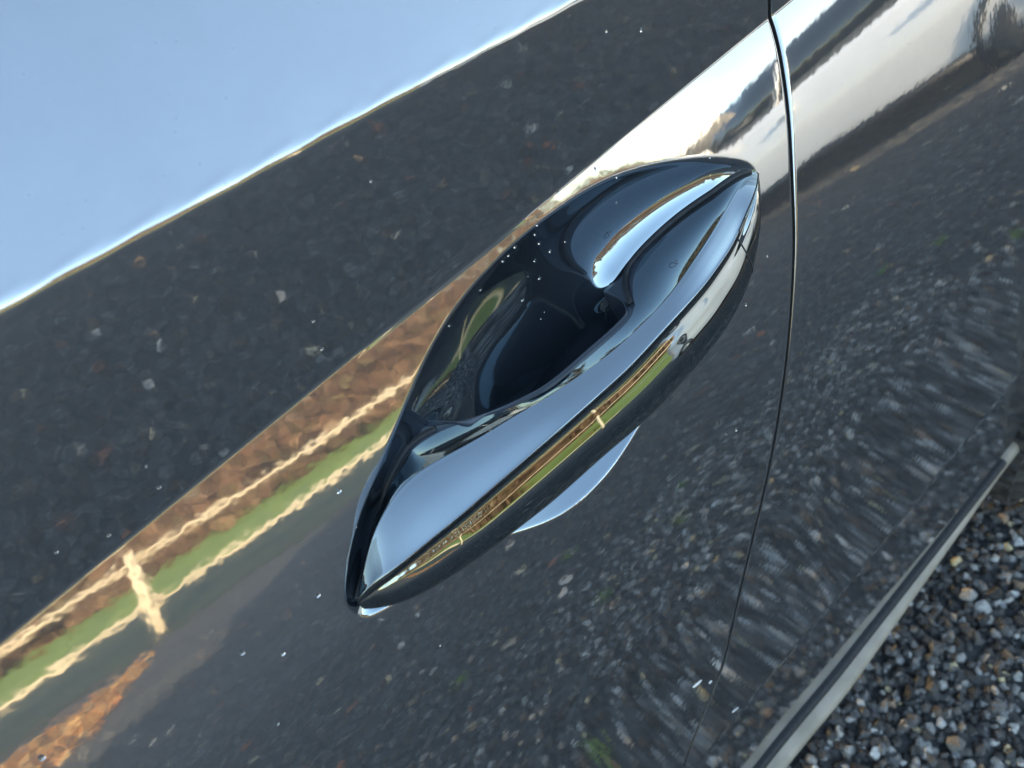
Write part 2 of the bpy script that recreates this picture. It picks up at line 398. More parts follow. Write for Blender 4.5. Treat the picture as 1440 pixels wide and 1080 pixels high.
# ---- door handle: sections across the grip
def I_(a): return (soft(np.array([1, 14, 29, 37, 43, 51, 60, 66, 71, 77, 86, 98, 107, 133, 150, 157, 163, 172, 185, 205, 224, 243, 250])*.001, np.array([2, 9, 18, 23.5, 26.5, 29.3, 30, 29.3, 28, 25.6, 21, 16.2, 12.7, 9, 7, 7, 5, 6, 9, 10, 8.5, 5, .5])*.001, a, .012),
                   soft(np.array([1, 14, 29, 43, 60, 70, 80, 90, 100, 150, 157, 163, 172, 185, 205, 224, 243, 250])*.001, np.array([-1, -4, -6, -7, -5, 2, 8, 12, 14, 14, 13, 0, -10, -13, -11, -8, -4, -1])*.001, a, .012))
def T_(a): return (soft(np.array([1, 10.6, 25.8, 44.5, 50.8, 61.7, 75, 88, 104, 141, 165, 187, 211, 232, 244, 250])*.001, np.array([3, 13.2, 26.2, 31.3, 30.5, 27.5, 23.2, 19.8, 15, 8.2, 7, 8, 8.5, 7.5, 4.2, .8])*.001, a, .012),
                   soft(np.array([1, 10.6, 25.8, 44.5, 61.7, 75, 88, 104, 141, 165, 187, 211, 232, 244, 250])*.001, np.array([1, 6, 11.1, 13.6, 16.7, 18.3, 19.5, 21, 24, 24.5, 22.2, 16.8, 8.8, 5, 1])*.001, a, .012))
def R_(a): return (soft(np.array([1, 3.7, 11.4, 24.3, 37.3, 49.3, 91.2, 116.6, 133.6, 158, 182, 190, 204, 215, 231, 245, 250])*.001, np.array([3, 7.2, 12, 13.2, 13.2, 12.4, 7.3, 4.4, 2.4, 1.8, 0, -.5, -.8, .3, 2.4, 2, .3])*.001, a, .012),
                   soft(np.array([1, 3.7, 11.4, 24.3, 37.3, 49.3, 91.2, 116.6, 156, 182, 190, 204, 215, 231, 245, 250])*.001, np.array([1.5, 6, 14, 20, 23.4, 26, 28, 29.3, 29.8, 28, 26.1, 23.4, 20, 15, 6.5, 1.5])*.001, a, .012))
def L_(a): return (soft(np.array([1, 2.8, 7.2, 15.4, 30, 45.6, 60, 80, 109, 128, 150, 169, 186, 200, 211, 221, 231, 241, 250])*.001, np.array([-1.2, -3.2, -5.4, -8.4, -12.4, -16, -19.2, -24, -28, -31.7, -33.9, -34.8, -34.8, -32.5, -28.6, -22.6, -15.2, -6, .1])*.001, a, .012),
                   soft(np.array([1, 7, 15, 30, 60, 80, 128, 169, 200, 221, 241, 250])*.001, np.array([.5, 5, 8, 11, 13.2, 13.6, 14, 13.6, 12.5, 10.6, 5, .5])*.001, a, .012))
def NB_(a): return pchip(a, np.array([0, 60, 68, 76, 152, 160, 168, 251])*.001, np.array([-14, -36, -8, 9, 10, 0, -36, -16])*.001)
SEC = []                       # fractions are blends built below
st = np.concatenate([np.linspace(1.0, 8, 22), np.linspace(8, 60, 53)[1:], np.linspace(60, 245, 150)[1:], np.linspace(245, 250, 16)[1:]])*.001
bI, nI = I_(st); bT, nT = T_(st); bR, nR = R_(st); bL, nL = L_(st); nB = NB_(st)
wd = np.maximum(bR-bL, .0006); gs = np.clip(wd/.02, .02, 1)      # groove fades at the tips
def mix(p, q, f): return p*(1-f)+q*f
ctrl = [
    (bL+.004*gs, np.minimum(nL-.0035*gs, nB+.001)),
    (bL+.0008*gs, nL-.0022*gs),
    (bL, nL),
    (mix(bR, bL, .90), nR-.0075*gs-.0*gs if False else mix(nR, nL, .58)),
    (mix(bR, bL, .74), mix(nR, nL, .21)),
    (mix(bR, bL, .50), nR-.0013*gs),
    (mix(bR, bL, .30), nR-.0019*gs),
    (bR-.0042*gs, nR-.0027*gs),
    (bR-.0026*gs, nR-.0015*gs),
    (bR-.0006*gs, nR-.00022*gs),
    (bR+.0001*gs, nR),
    (bR+.0010*gs, nR-.0006*gs),
    (mix(bR, bT, .5)+.0002*gs, mix(nR, nT, .46)),
    (mix(bR, bT, .93), mix(nR, nT, .92)),
    (mix(bT, bI, .03), mix(nT, nI, .06)),
    (mix(bT, bI, .30), mix(nT, nI, .52)),
    (bI, nI),
    (bI-.0005*gs, mix(nI, nB, .5)),
    (bI-.003*gs, nB),
]
cb = np.stack([c[0] for c in ctrl], 1); cn_ = np.stack([c[1] for c in ctrl], 1)
def catmull(A, k):
    n = A.shape[1]; out = []
    for j in range(n):
        p0, p1, p2, p3 = A[:, j-1], A[:, j], A[:, (j+1) % n], A[:, (j+2) % n]
        for q in range(k):
            u = q/k; out.append(.5*((2*p1)+(-p0+p2)*u+(2*p0-5*p1+4*p2-p3)*u*u+(-p0+3*p1-3*p2+p3)*u**3))
    return np.stack(out, 1)
KS = 6
CB, CN = catmull(cb, KS), catmull(cn_, KS)
GP = h3(np.broadcast_to(st[:, None], CB.shape), CB, CN)
Fg = grid_faces(*GP.shape[:2], wrap=True)
nk = GP.shape[1]
GV = GP.reshape(-1, 3)
GV = np.concatenate([GV, GP[0].mean(0)[None], GP[-1].mean(0)[None]])
n0 = len(GV)-2; last = (len(st)-1)*nk
tri = [(n0, (k+1) % nk, k) for k in range(nk)] + [(n0+1, last+k, last+(k+1) % nk) for k in range(nk)]
fst = Fg // nk
A_SEAM = .2125
fa = st[fst.min(1)]; fk = (Fg % nk).min(1); kmax = (Fg % nk).max(1)
cap = (fa >= A_SEAM) & (kmax <= 10*KS) & (fk >= KS)
def submesh(F):
    used, inv = np.unique(F, return_inverse=True); return GV[used], inv.reshape(-1, 4)
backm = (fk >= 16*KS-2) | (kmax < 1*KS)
GB = mat('grip_back_dark_tone', (.035, .043, .06), .38, 0, .3)[0]  # grip paint darkened on the back to make a navy reflection in the recess
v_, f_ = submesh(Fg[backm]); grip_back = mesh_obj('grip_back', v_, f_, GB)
v_, f_ = submesh(Fg[~cap & ~backm])
handle = C_(mesh_obj('door_handle', np.concatenate([v_, GV[-2:]]), [tuple(q) for q in f_.tolist()], PAINT2))
sub(grip_back, handle)
v_, f_ = submesh(Fg[cap]); lock_cap = sub(mesh_obj('lock_cap', v_, f_, PAINT2), handle)
# make face winding outward
import bmesh
for o in (handle, lock_cap):
    bm = bmesh.new(); bm.from_mesh(o.data); bm.normal_update()
    s = sum(f.normal.y for f in bm.faces if f.calc_center_median().y < -.02)
    if s > 0: bmesh.ops.reverse_faces(bm, faces=bm.faces)
    bm.to_mesh(o.data); bm.free()
i_s = int(np.argmin(abs(st-A_SEAM)))
seam = MB(); seam.tube([GP[i_s, k] for k in range(2*KS-2, 10*KS+1)], .00036, 6, flat=1.0)
seam.tube([GP[i, 10*KS] for i in range(i_s, len(st)-6)], .00036, 6)
sub(seam.build('cap_seam', RUBBER), handle)
# gaskets where the two feet of the grip meet the recess floor
def floor_pt(a):
    bI, nI = [float(q) for q in I_(np.array(a))]; bT, nT = [float(q) for q in T_(np.array(a))]
    best = None
    for f in np.linspace(0, 1.0, 80):
        b = bT+(bI-bT)*f; n = nT+(nI-nT)*f; x, t = h2s(a, b); d = -float(cup(np.array([x]), np.array([t]))[0][0])
        if n <= d+.0006: return h3(a, b+.0004, n+.0)
    return h3(a, bI, nI)
def foot_pt(a):
    b, n = [float(q) for q in I_(np.array(a))]; x, t = h2s(a, b); d = float(cup(np.array([x]), np.array([t]))[0][0]); return h3(a, b+.0006, max(n, -d+.0004))
for lo, hi, fn_ in ((.002, .066, floor_pt), (.159, .2475, foot_pt)):
    sub(MB().tube([fn_(a) for a in np.linspace(lo, hi, 70)], .0015, 8).build('gasket', RUBBER), handle)

# faint round lock symbol moulded into the scooped rear of the grip
from mathutils.bvhtree import BVHTree
bv = BVHTree.FromPolygons([tuple(v) for v in GV], [tuple(q) for q in Fg.tolist()])
mp, mn, _, _ = bv.find_nearest(Vector((.066, -.0100, .843)))
if mn.dot(Vector(CP)-mp) < 0: mn = -mn
mu = Vector((1, 0, .1)); mu = (mu - mn*mu.dot(mn)).normalized(); mv = mn.cross(mu)
def on_grip(u, v):
    q, nn, _, _ = bv.find_nearest(mp + mu*u + mv*v); return q + (nn if nn.dot(mn) > 0 else -nn)*.00005
sym = MB()
for a0, a1 in ((R(60), R(300)), ):
    sym.tube([on_grip(.0019*math.cos(q)-.0004, .0019*math.sin(q)) for q in np.linspace(a0, a1, 24)], .00016, 6)
sym.tube([on_grip(.0002, v) for v in np.linspace(-.0022, .0022, 8)], .00016, 6)
sym.tube([on_grip(.0012+.0006*math.cos(q), .0007*math.sin(q)) for q in np.linspace(R(-100), R(100), 10)], .00014, 6)
sub(sym.build('lock_symbol', noise_col(mat('worn_print', (.09, .09, .1), .4), 900, (.06, .06, .07), (.13, .13, .14))), handle)

# ---- sill below the doors
xs = np.linspace(-1.0, .52, 120)
def sill_sec(x):
    p = base(np.array(x), np.array(T_BOT)); k = float(np.clip((.60-x)/.45, .34, 1))
    y, z = p[1], p[2]
    return [(y+.05, z-.0110), (y+.006, z-.0112), (y-.0025*k, z-.0116), (y-.0115*k, z-.0150), (y-.0150*k, z-.0172), (y-.0165*k, z-.021), (y-.0145*k, z-.032), (y-.008*k, z-.042), (y-.001, z-.049), (y+.02, z-.056), (y+.06, z-.062)]
Ps = np.array([[(x, y, z) for y, z in sill_sec(x)] for x in xs])
sill = C_(mesh_obj('side_sill', Ps, grid_faces(*Ps.shape[:2]), SILLM))
bt = [base(np.array(x), np.array(T_BOT)) for x in xs[:-6]]
Pq = np.array([[(p_[0], p_[1]+dy, p_[2]+dz) for dy, dz in ((.03, -.0075), (-.0010, -.0075), (-.0042, -.0085), (-.0052, -.0125))] for p_ in bt])
sub(mesh_obj('door_seal', Pq, grid_faces(*Pq.shape[:2]), RUBBER), sill)

# ---- rear wheel
whl = C_(empty('rear_wheel', WHC))
def at_w(o): o.parent = whl; o.matrix_parent_inverse = Matrix.Translation(-Vector(WHC)); return o
prof = [(.225, -.004), (.240, -.012), (.262, -.018), (.290, -.017), (.312, -.008), (.322, .006)]
tread = [(.3255, .012), (.327, .030), (.320, .031), (.320, .038), (.3275, .039), (.328, .078), (.321, .079), (.321, .087), (.328, .088), (.3285, .125), (.321, .126), (.321, .134), (.328, .135), (.327, .165), (.3255, .188)]
inner = [(.322, .196), (.312, .208), (.285, .215), (.225, .205)]
at_w(MB().lathe(prof+tread+inner, WHC, n=96).build('tyre', TYRE))
lug = MB()
for k in range(78):
    a = 2*math.pi*k/78
    for h0, h1 in ((.004, .030), (.040, .077), (.089, .124), (.136, .188)):
        c = (WHC[0]+.3285*math.cos(a), WHC[1]+(h0+h1)/2, WHC[2]+.3285*math.sin(a))
        lug.box(c, (.006, h1-h0, .0165), Matrix.Rotation(-a, 3, 'Y'))
tag(at_w(lug.build('tread_blocks', TYRE, smooth=False)), kind='stuff')
rim = MB().lathe([(.226, -.006), (.231, -.010), (.224, -.012), (.212, -.006), (.208, .03), (.200, .09)], WHC, n=64)
for k in range(10):
    a = 2*math.pi*k/10
    rim.tube([(WHC[0]+q*math.cos(a), WHC[1]+h, WHC[2]+q*math.sin(a)) for q, h in ((.03, .012), (.09, .002), (.16, -.004), (.214, -.004))], [.022, .015, .013, .016], 8, flat=.6)
rim.lathe([(0.0001, .0), (.03, .0), (.045, .008), (.05, .03)], WHC, n=32)
at_w(rim.build('rim', ALLOY))
th = np.linspace(R(-25), R(205), 40)
Pl = np.array([[(WHC[0]+.340*math.cos(q), y, WHC[2]+.340*math.sin(q)) for y in (-.06, .2)] for q in th])
C_(mesh_obj('arch_liner', Pl, grid_faces(40, 2), BLACKP))

# ---- rest of the car body (casts the long shadow the photograph shows)
def loft_body(name, secs, material, parent_fn=C_):
    P = np.array(secs); o = mesh_obj(name, P, [tuple(q) for q in grid_faces(P.shape[0], P.shape[1], wrap=True).tolist()] + [tuple(range(P.shape[1]))[::-1], tuple(range((P.shape[0]-1)*P.shape[1], P.shape[0]*P.shape[1]))], material)
    return parent_fn(o) if parent_fn else o
def lower_sec(x, top, yl, yr, bot=.25, ch=.06):
    return [(x, yl, bot), (x, yl, top-ch), (x, yl+ch, top), (x, yr-ch, top), (x, yr, top-ch), (x, yr, bot)]
st_l = [(-2.12, .62, .45), (-2.05, .74, .3), (-1.95, .84, .2), (-1.6, .93, .13), (-1.2, .985, .12), (-.9, 1.01, .13), (0, 1.02, .14), (.4, 1.02, .16)]
loft_body('body_shell', [lower_sec(x, t, y0, 1.86-y0) for x, t, y0 in st_l], PAINT)
loft_body('tail_shell', [lower_sec(x, t, y0, 1.86-y0, .24) for x, t, y0 in [(.40, 1.02, .20), (1.15, 1.02, .20), (1.2, 1.03, .16), (2.0, 1.04, .15), (2.5, 1.0, .18), (2.72, .92, .26), (2.78, .8, .34)]], PAINT)
cab = [(-1.15, 1.025), (-.95, 1.16), (-.5, 1.46), (-.15, 1.59), (.4, 1.63), (1.4, 1.60), (2.05, 1.52), (2.42, 1.30), (2.62, 1.05)]
loft_body('greenhouse', [[(x, .20, 1.0), (x, .20+(z-1.0)*.42, z-.03), (x, .26+(z-1.0)*.42, z), (x, 1.60-(z-1.0)*.42, z), (x, 1.66-(z-1.0)*.42, z-.03), (x, 1.66, 1.0)] for x, z in cab], GLASSD)
loft_body('roof_panel', [[(x, .20+(z-1.0)*.42, z-.002), (x, .25+(z-1.0)*.42, z+.02), (x, 1.61-(z-1.0)*.42, z+.02), (x, 1.66-(z-1.0)*.42, z-.002)] for x, z in cab[3:7]], PAINT)

# ---------------------------------------------------------------- water drops and marks on the paint
def spot(x, t):
    d, _ = cup(np.array([[x]]), np.array([[t]])); p = base(np.array(x), np.array(t)); n = base_n(np.array(x), np.array(t)); return p - n*float(d[0, 0]), n
DROPS = []  # filled from measured positions (x, t, radius in mm, where)
DROPS = [(0.0229, 0.0094, 0.7, 'cup'), (0.0255, 0.0154, 0.8, 'cup'), (0.0312, 0.0233, 0.9, 'cup'), (0.0222, 0.0216, 0.8, 'cup'), (0.04, 0.0248, 0.6, 'cup'), (0.0228, 0.0311, 0.9, 'cup'), (0.0117, 0.0343, 0.9, 'cup'), (0.0169, 0.0489, 0.5, 'cup'), (0.0678, 0.0241, 0.6, 'cup'), (-0.008, 0.0132, 0.6, 'cup'), (0.0198, 0.0475, 0.4, 'cup'), (0.0174, 0.0262, 0.4, 'cup'), (0.0082, 0.0088, 0.7, 'rim'), (0.005, 0.0091, 0.7, 'rim'), (0.0117, 0.0074, 0.8, 'rim'), (0.0237, 0.0058, 0.6, 'rim'), (0.0382, 0.001, 0.8, 'rim'), (0.058, 0.0031, 0.8, 'rim'), (0.0659, 0.0116, 0.7, 'rim'), (-0.0268, 0.0154, 0.7, 'rim'), (0.0, -0.0007, 0.7, 'rim'), (0.113, 0.0318, 0.6, 'rim'), (-0.0269, -0.0018, 0.9, 'high'), (-0.0495, -0.0028, 0.8, 'high'), (-0.1374, -0.0082, 0.9, 'high'), (-0.1571, -0.0059, 0.8, 'high'), (-0.1694, -0.0132, 0.7, 'high'), (-0.1355, -0.0175, 0.5, 'high'), (-0.0714, -0.0108, 0.8, 'high'), (-0.0689, -0.0218, 0.6, 'high'), (0.0931, -0.0341, 0.8, 'high'), (0.0759, -0.0424, 0.6, 'high'), (-0.0306, -0.0497, 0.5, 'high'), (-0.0957, 0.0361, 1.2, 'low'), (-0.1245, 0.0628, 1.3, 'low'), (-0.1556, 0.0594, 1.3, 'low'), (-0.1466, 0.0712, 1.2, 'low'), (-0.2168, 0.0383, 1.3, 'low'), (-0.099, 0.0517, 0.6, 'low'), (-0.1025, 0.1237, 0.7, 'low'), (-0.1649, 0.0935, 0.8, 'low'), (0.0803, 0.1674, 1.2, 'right'), (0.1075, 0.0962, 0.8, 'right'), (0.1063, 0.1053, 0.8, 'right'), (0.0972, 0.1038, 0.7, 'right'), (0.09, 0.0801, 0.4, 'right'), (0.0743, 0.1027, 0.6, 'right'), (0.1269, 0.0919, 0.6, 'right'), (0.0731, 0.1637, 0.6, 'right')]
MARKS = [(.0070, .3490, .0046, .0019, 'long white mark low on the front door beside the shut line'),
       (.0172, .3640, .0016, .0014, 'small round white mark close to the shut line'),
       (.0295, .4320, .0040, .0009, 'thin white streak low on the rear door above the sill')]
def drop_mesh():
    V = []; F = []
    nr, ns = 5, 10
    for i in range(nr):
        e = (i/(nr-1))*math.pi/2
        for k in range(ns):
            a = 2*math.pi*k/ns; V.append((math.cos(e)*math.cos(a), math.cos(e)*math.sin(a), math.sin(e)*.6))
    F = [tuple(q) for q in grid_faces(nr, ns, wrap=True).tolist()] + [tuple(range(ns))[::-1]]
    me = bpy.data.meshes.new('water_drop'); me.from_pydata(V, [], F); me.materials.append(WATER)
    me.polygons.foreach_set('use_smooth', np.full(len(me.polygons), True)); return me
DM = drop_mesh()
WHERE = {'cup': 'small clear water drop on the dark painted wall of the handle recess',
         'rim': 'tiny water drop sitting along the crisp upper rim of the handle recess',
         'low': 'small clear water drop on the smooth door below and left of the handle',
         'high': 'small clear water drop on the dark door band above the crease',
         'right': 'tiny water drop on the door just right of the handle end'}
for x, t, r_, wh in DROPS:
    p, n = spot(x, t); o = bpy.data.objects.new('water_drop', DM); COL.objects.link(o)
    o.location = p; o.rotation_euler = Vector(n).to_track_quat('Z', 'Y').to_euler()
    s = r_*.0008; o.scale = (s, s*random.uniform(1, 1.5), s)
    tag(o, WHERE[wh], 'water drop', 'water drops: ' + wh)

MARKM = noise_col(mat('white_mark', (.8, .8, .78), .6), 400, (.7, .7, .68), (.85, .85, .83))
for x, t, l_, w_, lab in MARKS:  # small raised white marks low on the doors
    p, n = spot(x, t); V = []; ns = 14
    for i in range(4):
        e = i/3*math.pi/2
        for k in range(ns):
            a = 2*math.pi*k/ns; V.append((math.cos(e)*math.cos(a)*(1+.12*math.sin(3*a+x*900)), math.cos(e)*math.sin(a)*(1+.15*math.cos(2*a)), math.sin(e)))
    o = mesh_obj('white_mark', V, [tuple(q) for q in grid_faces(4, ns, wrap=True).tolist()], MARKM)
    nz = Vector(n); ux = Vector((.74, -.63, -.23)); ux = (ux - nz*ux.dot(nz)).normalized(); uy = nz.cross(ux)
    o.matrix_world = Matrix.Translation(Vector(p)) @ Matrix((ux, uy, nz)).transposed().to_4x4() @ Matrix.Diagonal((l_, w_, .0003, 1))
    tag(o, lab, 'splash mark')

# ---------------------------------------------------------------- ground
tag(mesh_obj('gravel_ground', [(-150, -7.2, 0), (150, -7.2, 0), (150, 150, 0), (-150, 150, 0)], [(0, 1, 2, 3)], GROUND), kind='structure')
tag(mesh_obj('meadow', [(-400, -600, .02), (400, -600, .02), (400, -12.4, .02), (-400, -12.4, .02)], [(0, 1, 2, 3)], GRASS), kind='structure')

tag(mesh_obj('shade_toned_verge', [(-200, -13, .012), (200, -13, .012), (200, -7.1, .012), (-200, -7.1, .012)], [(0, 1, 2, 3)], noise_col(mat('verge_shade_tone', (.03, .04, .02), .9), 3, (.022, .024, .014), (.035, .055, .02), detail=8, bump=.5, bdist=.03)), kind='structure')  # grass strip coloured dark to stand for the car's long shadow
# loose crushed stones
phi = (1+5**.5)/2
IV = np.array([(-1, phi, 0), (1, phi, 0), (-1, -phi, 0), (1, -phi, 0), (0, -1, phi), (0, 1, phi), (0, -1, -phi), (0, 1, -phi), (phi, 0, -1), (phi, 0, 1), (-phi, 0, -1), (-phi, 0, 1)])/1.9
IF = np.array([(0, 11, 5), (0, 5, 1), (0, 1, 7), (0, 7, 10), (0, 10, 11), (1, 5, 9), (5, 11, 4), (11, 10, 2), (10, 7, 6), (7, 1, 8), (3, 9, 4), (3, 4, 2), (3, 2, 6), (3, 6, 8), (3, 8, 9), (4, 9, 5), (2, 4, 11), (6, 2, 10), (8, 6, 7), (9, 8, 1)])
def stones(name, pts, rad, z0, label, light, soft):
    n = len(pts); V = IV[None]*(1+rng.uniform(-.28, .28, (n, 12, 1))) + rng.normal(0, .1, (n, 12, 3))
    V = V*rng.uniform(.65, 1.3, (n, 1, 3))*rad[:, None, None]
    q = rng.normal(size=(n, 4)); q /= np.linalg.norm(q, axis=1, keepdims=True); a, b, c, d = q.T
    Rm = np.stack([1-2*(c*c+d*d), 2*(b*c-a*d), 2*(b*d+a*c), 2*(b*c+a*d), 1-2*(b*b+d*d), 2*(c*d-a*b), 2*(b*d-a*c), 2*(c*d+a*b), 1-2*(b*b+c*c)], -1).reshape(n, 3, 3)
    V = np.einsum('nij,nkj->nki', Rm, V)
    V += np.concatenate([pts, (z0 + rad*rng.uniform(-.2, .6, n))[:, None]], 1)[:, None]
    F = (IF[None] + 12*np.arange(n)[:, None, None]).reshape(-1, 3)
    u = rng.random(n); g = rng.random(n)**1.3
    base_ = np.array([.065, .061, .056]); colr = base_[None]*(.45 + 1.3*g[:, None])
    mid = u > .68; colr[mid] = (np.array([.17, .167, .158])[None]*(.7+.9*g[:, None]))[mid]
    li = u > 1-light*1.6; colr[li] = (np.array([.42, .40, .36])[None]*(.7+.8*g[:, None]))[li]
    wm = u > 1-light*.32; colr[wm] = (np.array([.24, .16, .10])[None]*(.5+1.0*g[:, None]))[wm]
    ye = u > 1-light*.14; colr[ye] = np.array([.55, .45, .26])
    mean = np.array([.066, .065, .062]); sf = soft[:, None]; colr = colr*(1-sf) + (mean+(colr-mean)*np.interp(pts[:, 1], [-2.4, -.9], [.16, .34])[:, None])*sf
    cc = np.concatenate([np.repeat(colr, 12, 0), np.ones((n*12, 1))], 1)
    o = mesh_obj(name, V.reshape(-1, 3), F, STONE, None, False, cols=cc)
    return tag(o, label, 'gravel', kind='stuff')
def scatter(n, x0, x1, y0, y1): return np.stack([rng.uniform(x0, x1, n), rng.uniform(y0, y1, n)], 1)
p = np.concatenate([scatter(20000, .05, 1.15, -.8, .45), scatter(46000, -1.6, 3.2, -2.2, .1), scatter(22000, -3.2, 4.2, -4.8, -2.2)])
near = np.exp(-(np.maximum(np.hypot((p[:, 0]-.5)/.8, (p[:, 1]+.28)/.55)-.8, 0)/.35)**2)
stones('gravel', p, rng.uniform(.0034, .0080, len(p))*np.interp(p[:, 1], [-2.2, -1.0], [.8, 1])*rng.choice([1, 1, 1, 1.3], len(p)), .0, 'loose crushed grey gravel beside and under the car', .11, 1-near)

# fallen leaves and small green weeds on the gravel
def litter(name, n, size, pal, label, cat, ext=(-3.4, 3.6, -5.2, -.55)):
    P = np.concatenate([scatter(n, *ext), rng.uniform(.008, .02, (n, 1))], 1)
    a = rng.uniform(0, 2*np.pi, n); s = size*rng.uniform(.5, 1.4, n)
    u = np.stack([np.cos(a), np.sin(a), rng.uniform(-.3, .3, n)], 1)*s[:, None]; v = np.stack([-np.sin(a), np.cos(a), rng.uniform(-.5, .5, n)], 1)*s[:, None]*.6
    k = np.array([0, 0, 1.0])*s[:, None]*.25
    V = np.stack([P-u, P-v*.8-u*.2+k, P-v*.6+u*.5+k, P+u, P+v*.6+u*.5, P+v*.8-u*.2], 1).reshape(-1, 3)
    i = np.arange(n)[:, None]*6
    F = np.concatenate([i+np.array([0, 1, 4, 5]), i+np.array([1, 2, 3, 4])], 0)
    cc = np.array(pal)[rng.integers(0, len(pal), n)]*rng.uniform(.6, 1.3, (n, 1))
    return tag(mesh_obj(name, V, F, FOLI, None, False, cols=np.concatenate([np.repeat(cc, 6, 0), np.ones((n*6, 1))], 1)), label, cat, kind='stuff')
litter('leaf_litter', 800, .017, [(.30, .12, .06), (.42, .25, .13), (.22, .10, .06), (.5, .40, .25), (.33, .30, .24), (.55, .5, .42)], 'fallen brown and tan leaves scattered over the gravel', 'leaves')
litter('leaf_drift', 2600, .030, [(.45, .20, .06), (.5, .28, .10), (.32, .13, .05), (.55, .36, .16)], 'drift of orange fallen leaves lit by the low sun at the gravel edge', 'leaves', (-4.6, -1.95, -6.5, -4.5))
def tufts(n, blades):
    c = scatter(n, -.6, 1.4, -1.1, -.15)
    q = np.repeat(c, blades, 0) + rng.normal(0, .009, (n*blades, 2)); m_ = len(q)
    z = rng.uniform(.012, .03, m_); a = rng.uniform(0, 2*np.pi, m_); d = np.stack([np.cos(a), np.sin(a)], 1)*.0015; l = rng.normal(0, .010, (m_, 2))
    V = np.stack([np.c_[q-d, np.full(m_, .004)], np.c_[q+d, np.full(m_, .004)], np.c_[q+l, z]], 1).reshape(-1, 3)
    cc = np.repeat(np.array([[.15, .28, .05, 1]])*rng.uniform(.6, 1.4, (m_, 1)), 3, 0); cc[:, 3] = 1
    return tag(mesh_obj('weed_tufts', V, np.arange(m_*3).reshape(-1, 3), FOLI, None, False, cols=cc), 'small green weeds growing through the gravel', 'weeds', kind='stuff')
tufts(14, 34)

# ---------------------------------------------------------------- fence behind the photographer
fy = -7.4
fence = empty('wooden_fence', (0, fy, 0)); tag(fence, 'pale wooden post and rail fence at the edge of the gravel', 'fence')
def FP(o): o.parent = fence; o.matrix_parent_inverse = Matrix.Translation((0, -fy, 0)); return o
for k in range(-3, 6):
    x = -1.95 + 4.3*k
    ln = .34 if k == 0 else random.uniform(-.08, .12)
    FP(MB().tube([(x-.17, fy, -.1), (x-.17+ln*.5, fy, .5), (x-.17+ln, fy, 1.02)], [.056, .052, .048], 12).build('post', WOOD))
    for z in (.37, .86):
        FP(MB().tube([(x-.04, fy-.05, z+random.uniform(-.02, .02)), (x+2.15, fy-.05, z+random.uniform(-.02, .02)), (x+4.34, fy-.05, z+random.uniform(-.02, .02))], .033, 10).build('rail', WOOD))

# bushes and bare trees beyond the meadow
def leaf_cloud(n, c, rad, size, pal, box=False):
    d = rng.normal(size=(n, 3)); d /= np.linalg.norm(d, axis=1, keepdims=True); r_ = rng.random(n)**.45
    lump = 1+.35*np.sin(d[:, 0]*5+c[0])*np.sin(d[:, 2]*6+c[1])
    P = np.array(c) + d*r_[:, None]*lump[:, None]*np.array(rad)
    if box: P = np.array(c) + rng.uniform(-1, 1, (n, 3))*np.array(rad)*np.array([1, 1, .82 + 0*1])
    P[:, 2] = np.maximum(P[:, 2], .05)
    u = rng.normal(size=(n, 3)); v = rng.normal(size=(n, 3)); u /= np.linalg.norm(u, axis=1, keepdims=True); v /= np.linalg.norm(v, axis=1, keepdims=True)
    s = size*rng.uniform(.6, 1.4, (n, 1))
    V = np.stack([P-u*s, P-v*s*.7, P+u*s, P+v*s*.7], 1).reshape(-1, 3)
    F = np.arange(n*4).reshape(n, 4)
    cc = np.array(pal)[rng.integers(0, len(pal), n)]*rng.uniform(.7, 1.3, (n, 1))
    return V, F, np.concatenate([np.repeat(cc, 4, 0), np.ones((n*4, 1))], 1)
BROWN = [(.11, .058, .03), (.13, .075, .04), (.08, .042, .024), (.16, .10, .055), (.08, .06, .025)]
TAN = [(.11, .062, .034), (.16, .095, .055), (.085, .045, .026), (.07, .04, .022)]
hp = [(-22, -30), (-16, -28), (-11, -31), (-6, -29), (-1, -31), (4, -28), (9, -32), (14, -30), (20, -33), (27, -31), (35, -34)]
for k, (x, y) in enumerate(hp):
    h = random.uniform(3.2, 4.6) if x > -3 else random.uniform(2.2, 3.0); wdt = random.uniform(3.6, 4.6)
    e = empty('winter_bush', (x, y, 0)); tan = k in (4, 5, 7, 3)
    tag(e, 'tan sunlit winter bush at the far field edge beyond the fence' if tan else 'dark reddish brown winter bush at the far field edge beyond the fence', 'bush', 'tan bushes at the field edge' if tan else 'brown bushes at the field edge')
    V, F, cc = leaf_cloud(8000, (0, 0, h*.45), (wdt, 1.6, h*.6), .075, TAN if tan else BROWN)
    o = mesh_obj('foliage', V, F, FOLI, e, False, cols=cc)
    V2, F2, c2 = leaf_cloud(1500, (0, .8, h*.36), (wdt*1.1, .6, h*.5), .3, BROWN)
    mesh_obj('inner_branches', V2, F2, FOLI, e, False, cols=c2)
    tr = MB()
    for q in range(5): tr.tube([(random.uniform(-1, 1)*1.2, 0, 0), (random.uniform(-1, 1)*2.4, random.uniform(-.5, .5), h*.9)], [.05, .015], 6)
    tr.build('stem', BARK, e)

# a far wood as one mass, added to hide the bright low sky
V, F, cc = leaf_cloud(40000, (-30, -95, 9), (80, 6, 12), .65, [(.10, .065, .035), (.14, .095, .055), (.07, .05, .03), (.17, .12, .07)], box=True)
V[:, 2] *= np.repeat(1+.25*np.sin(V[::4, 0]*.21)+.15*np.sin(V[::4, 0]*.53+1), 4)
tag(mesh_obj('added_far_wood', V, F, FOLI, None, False, cols=cc), 'bare brown wood added far across the field to hide the bright horizon sky', 'wood', kind='stuff')

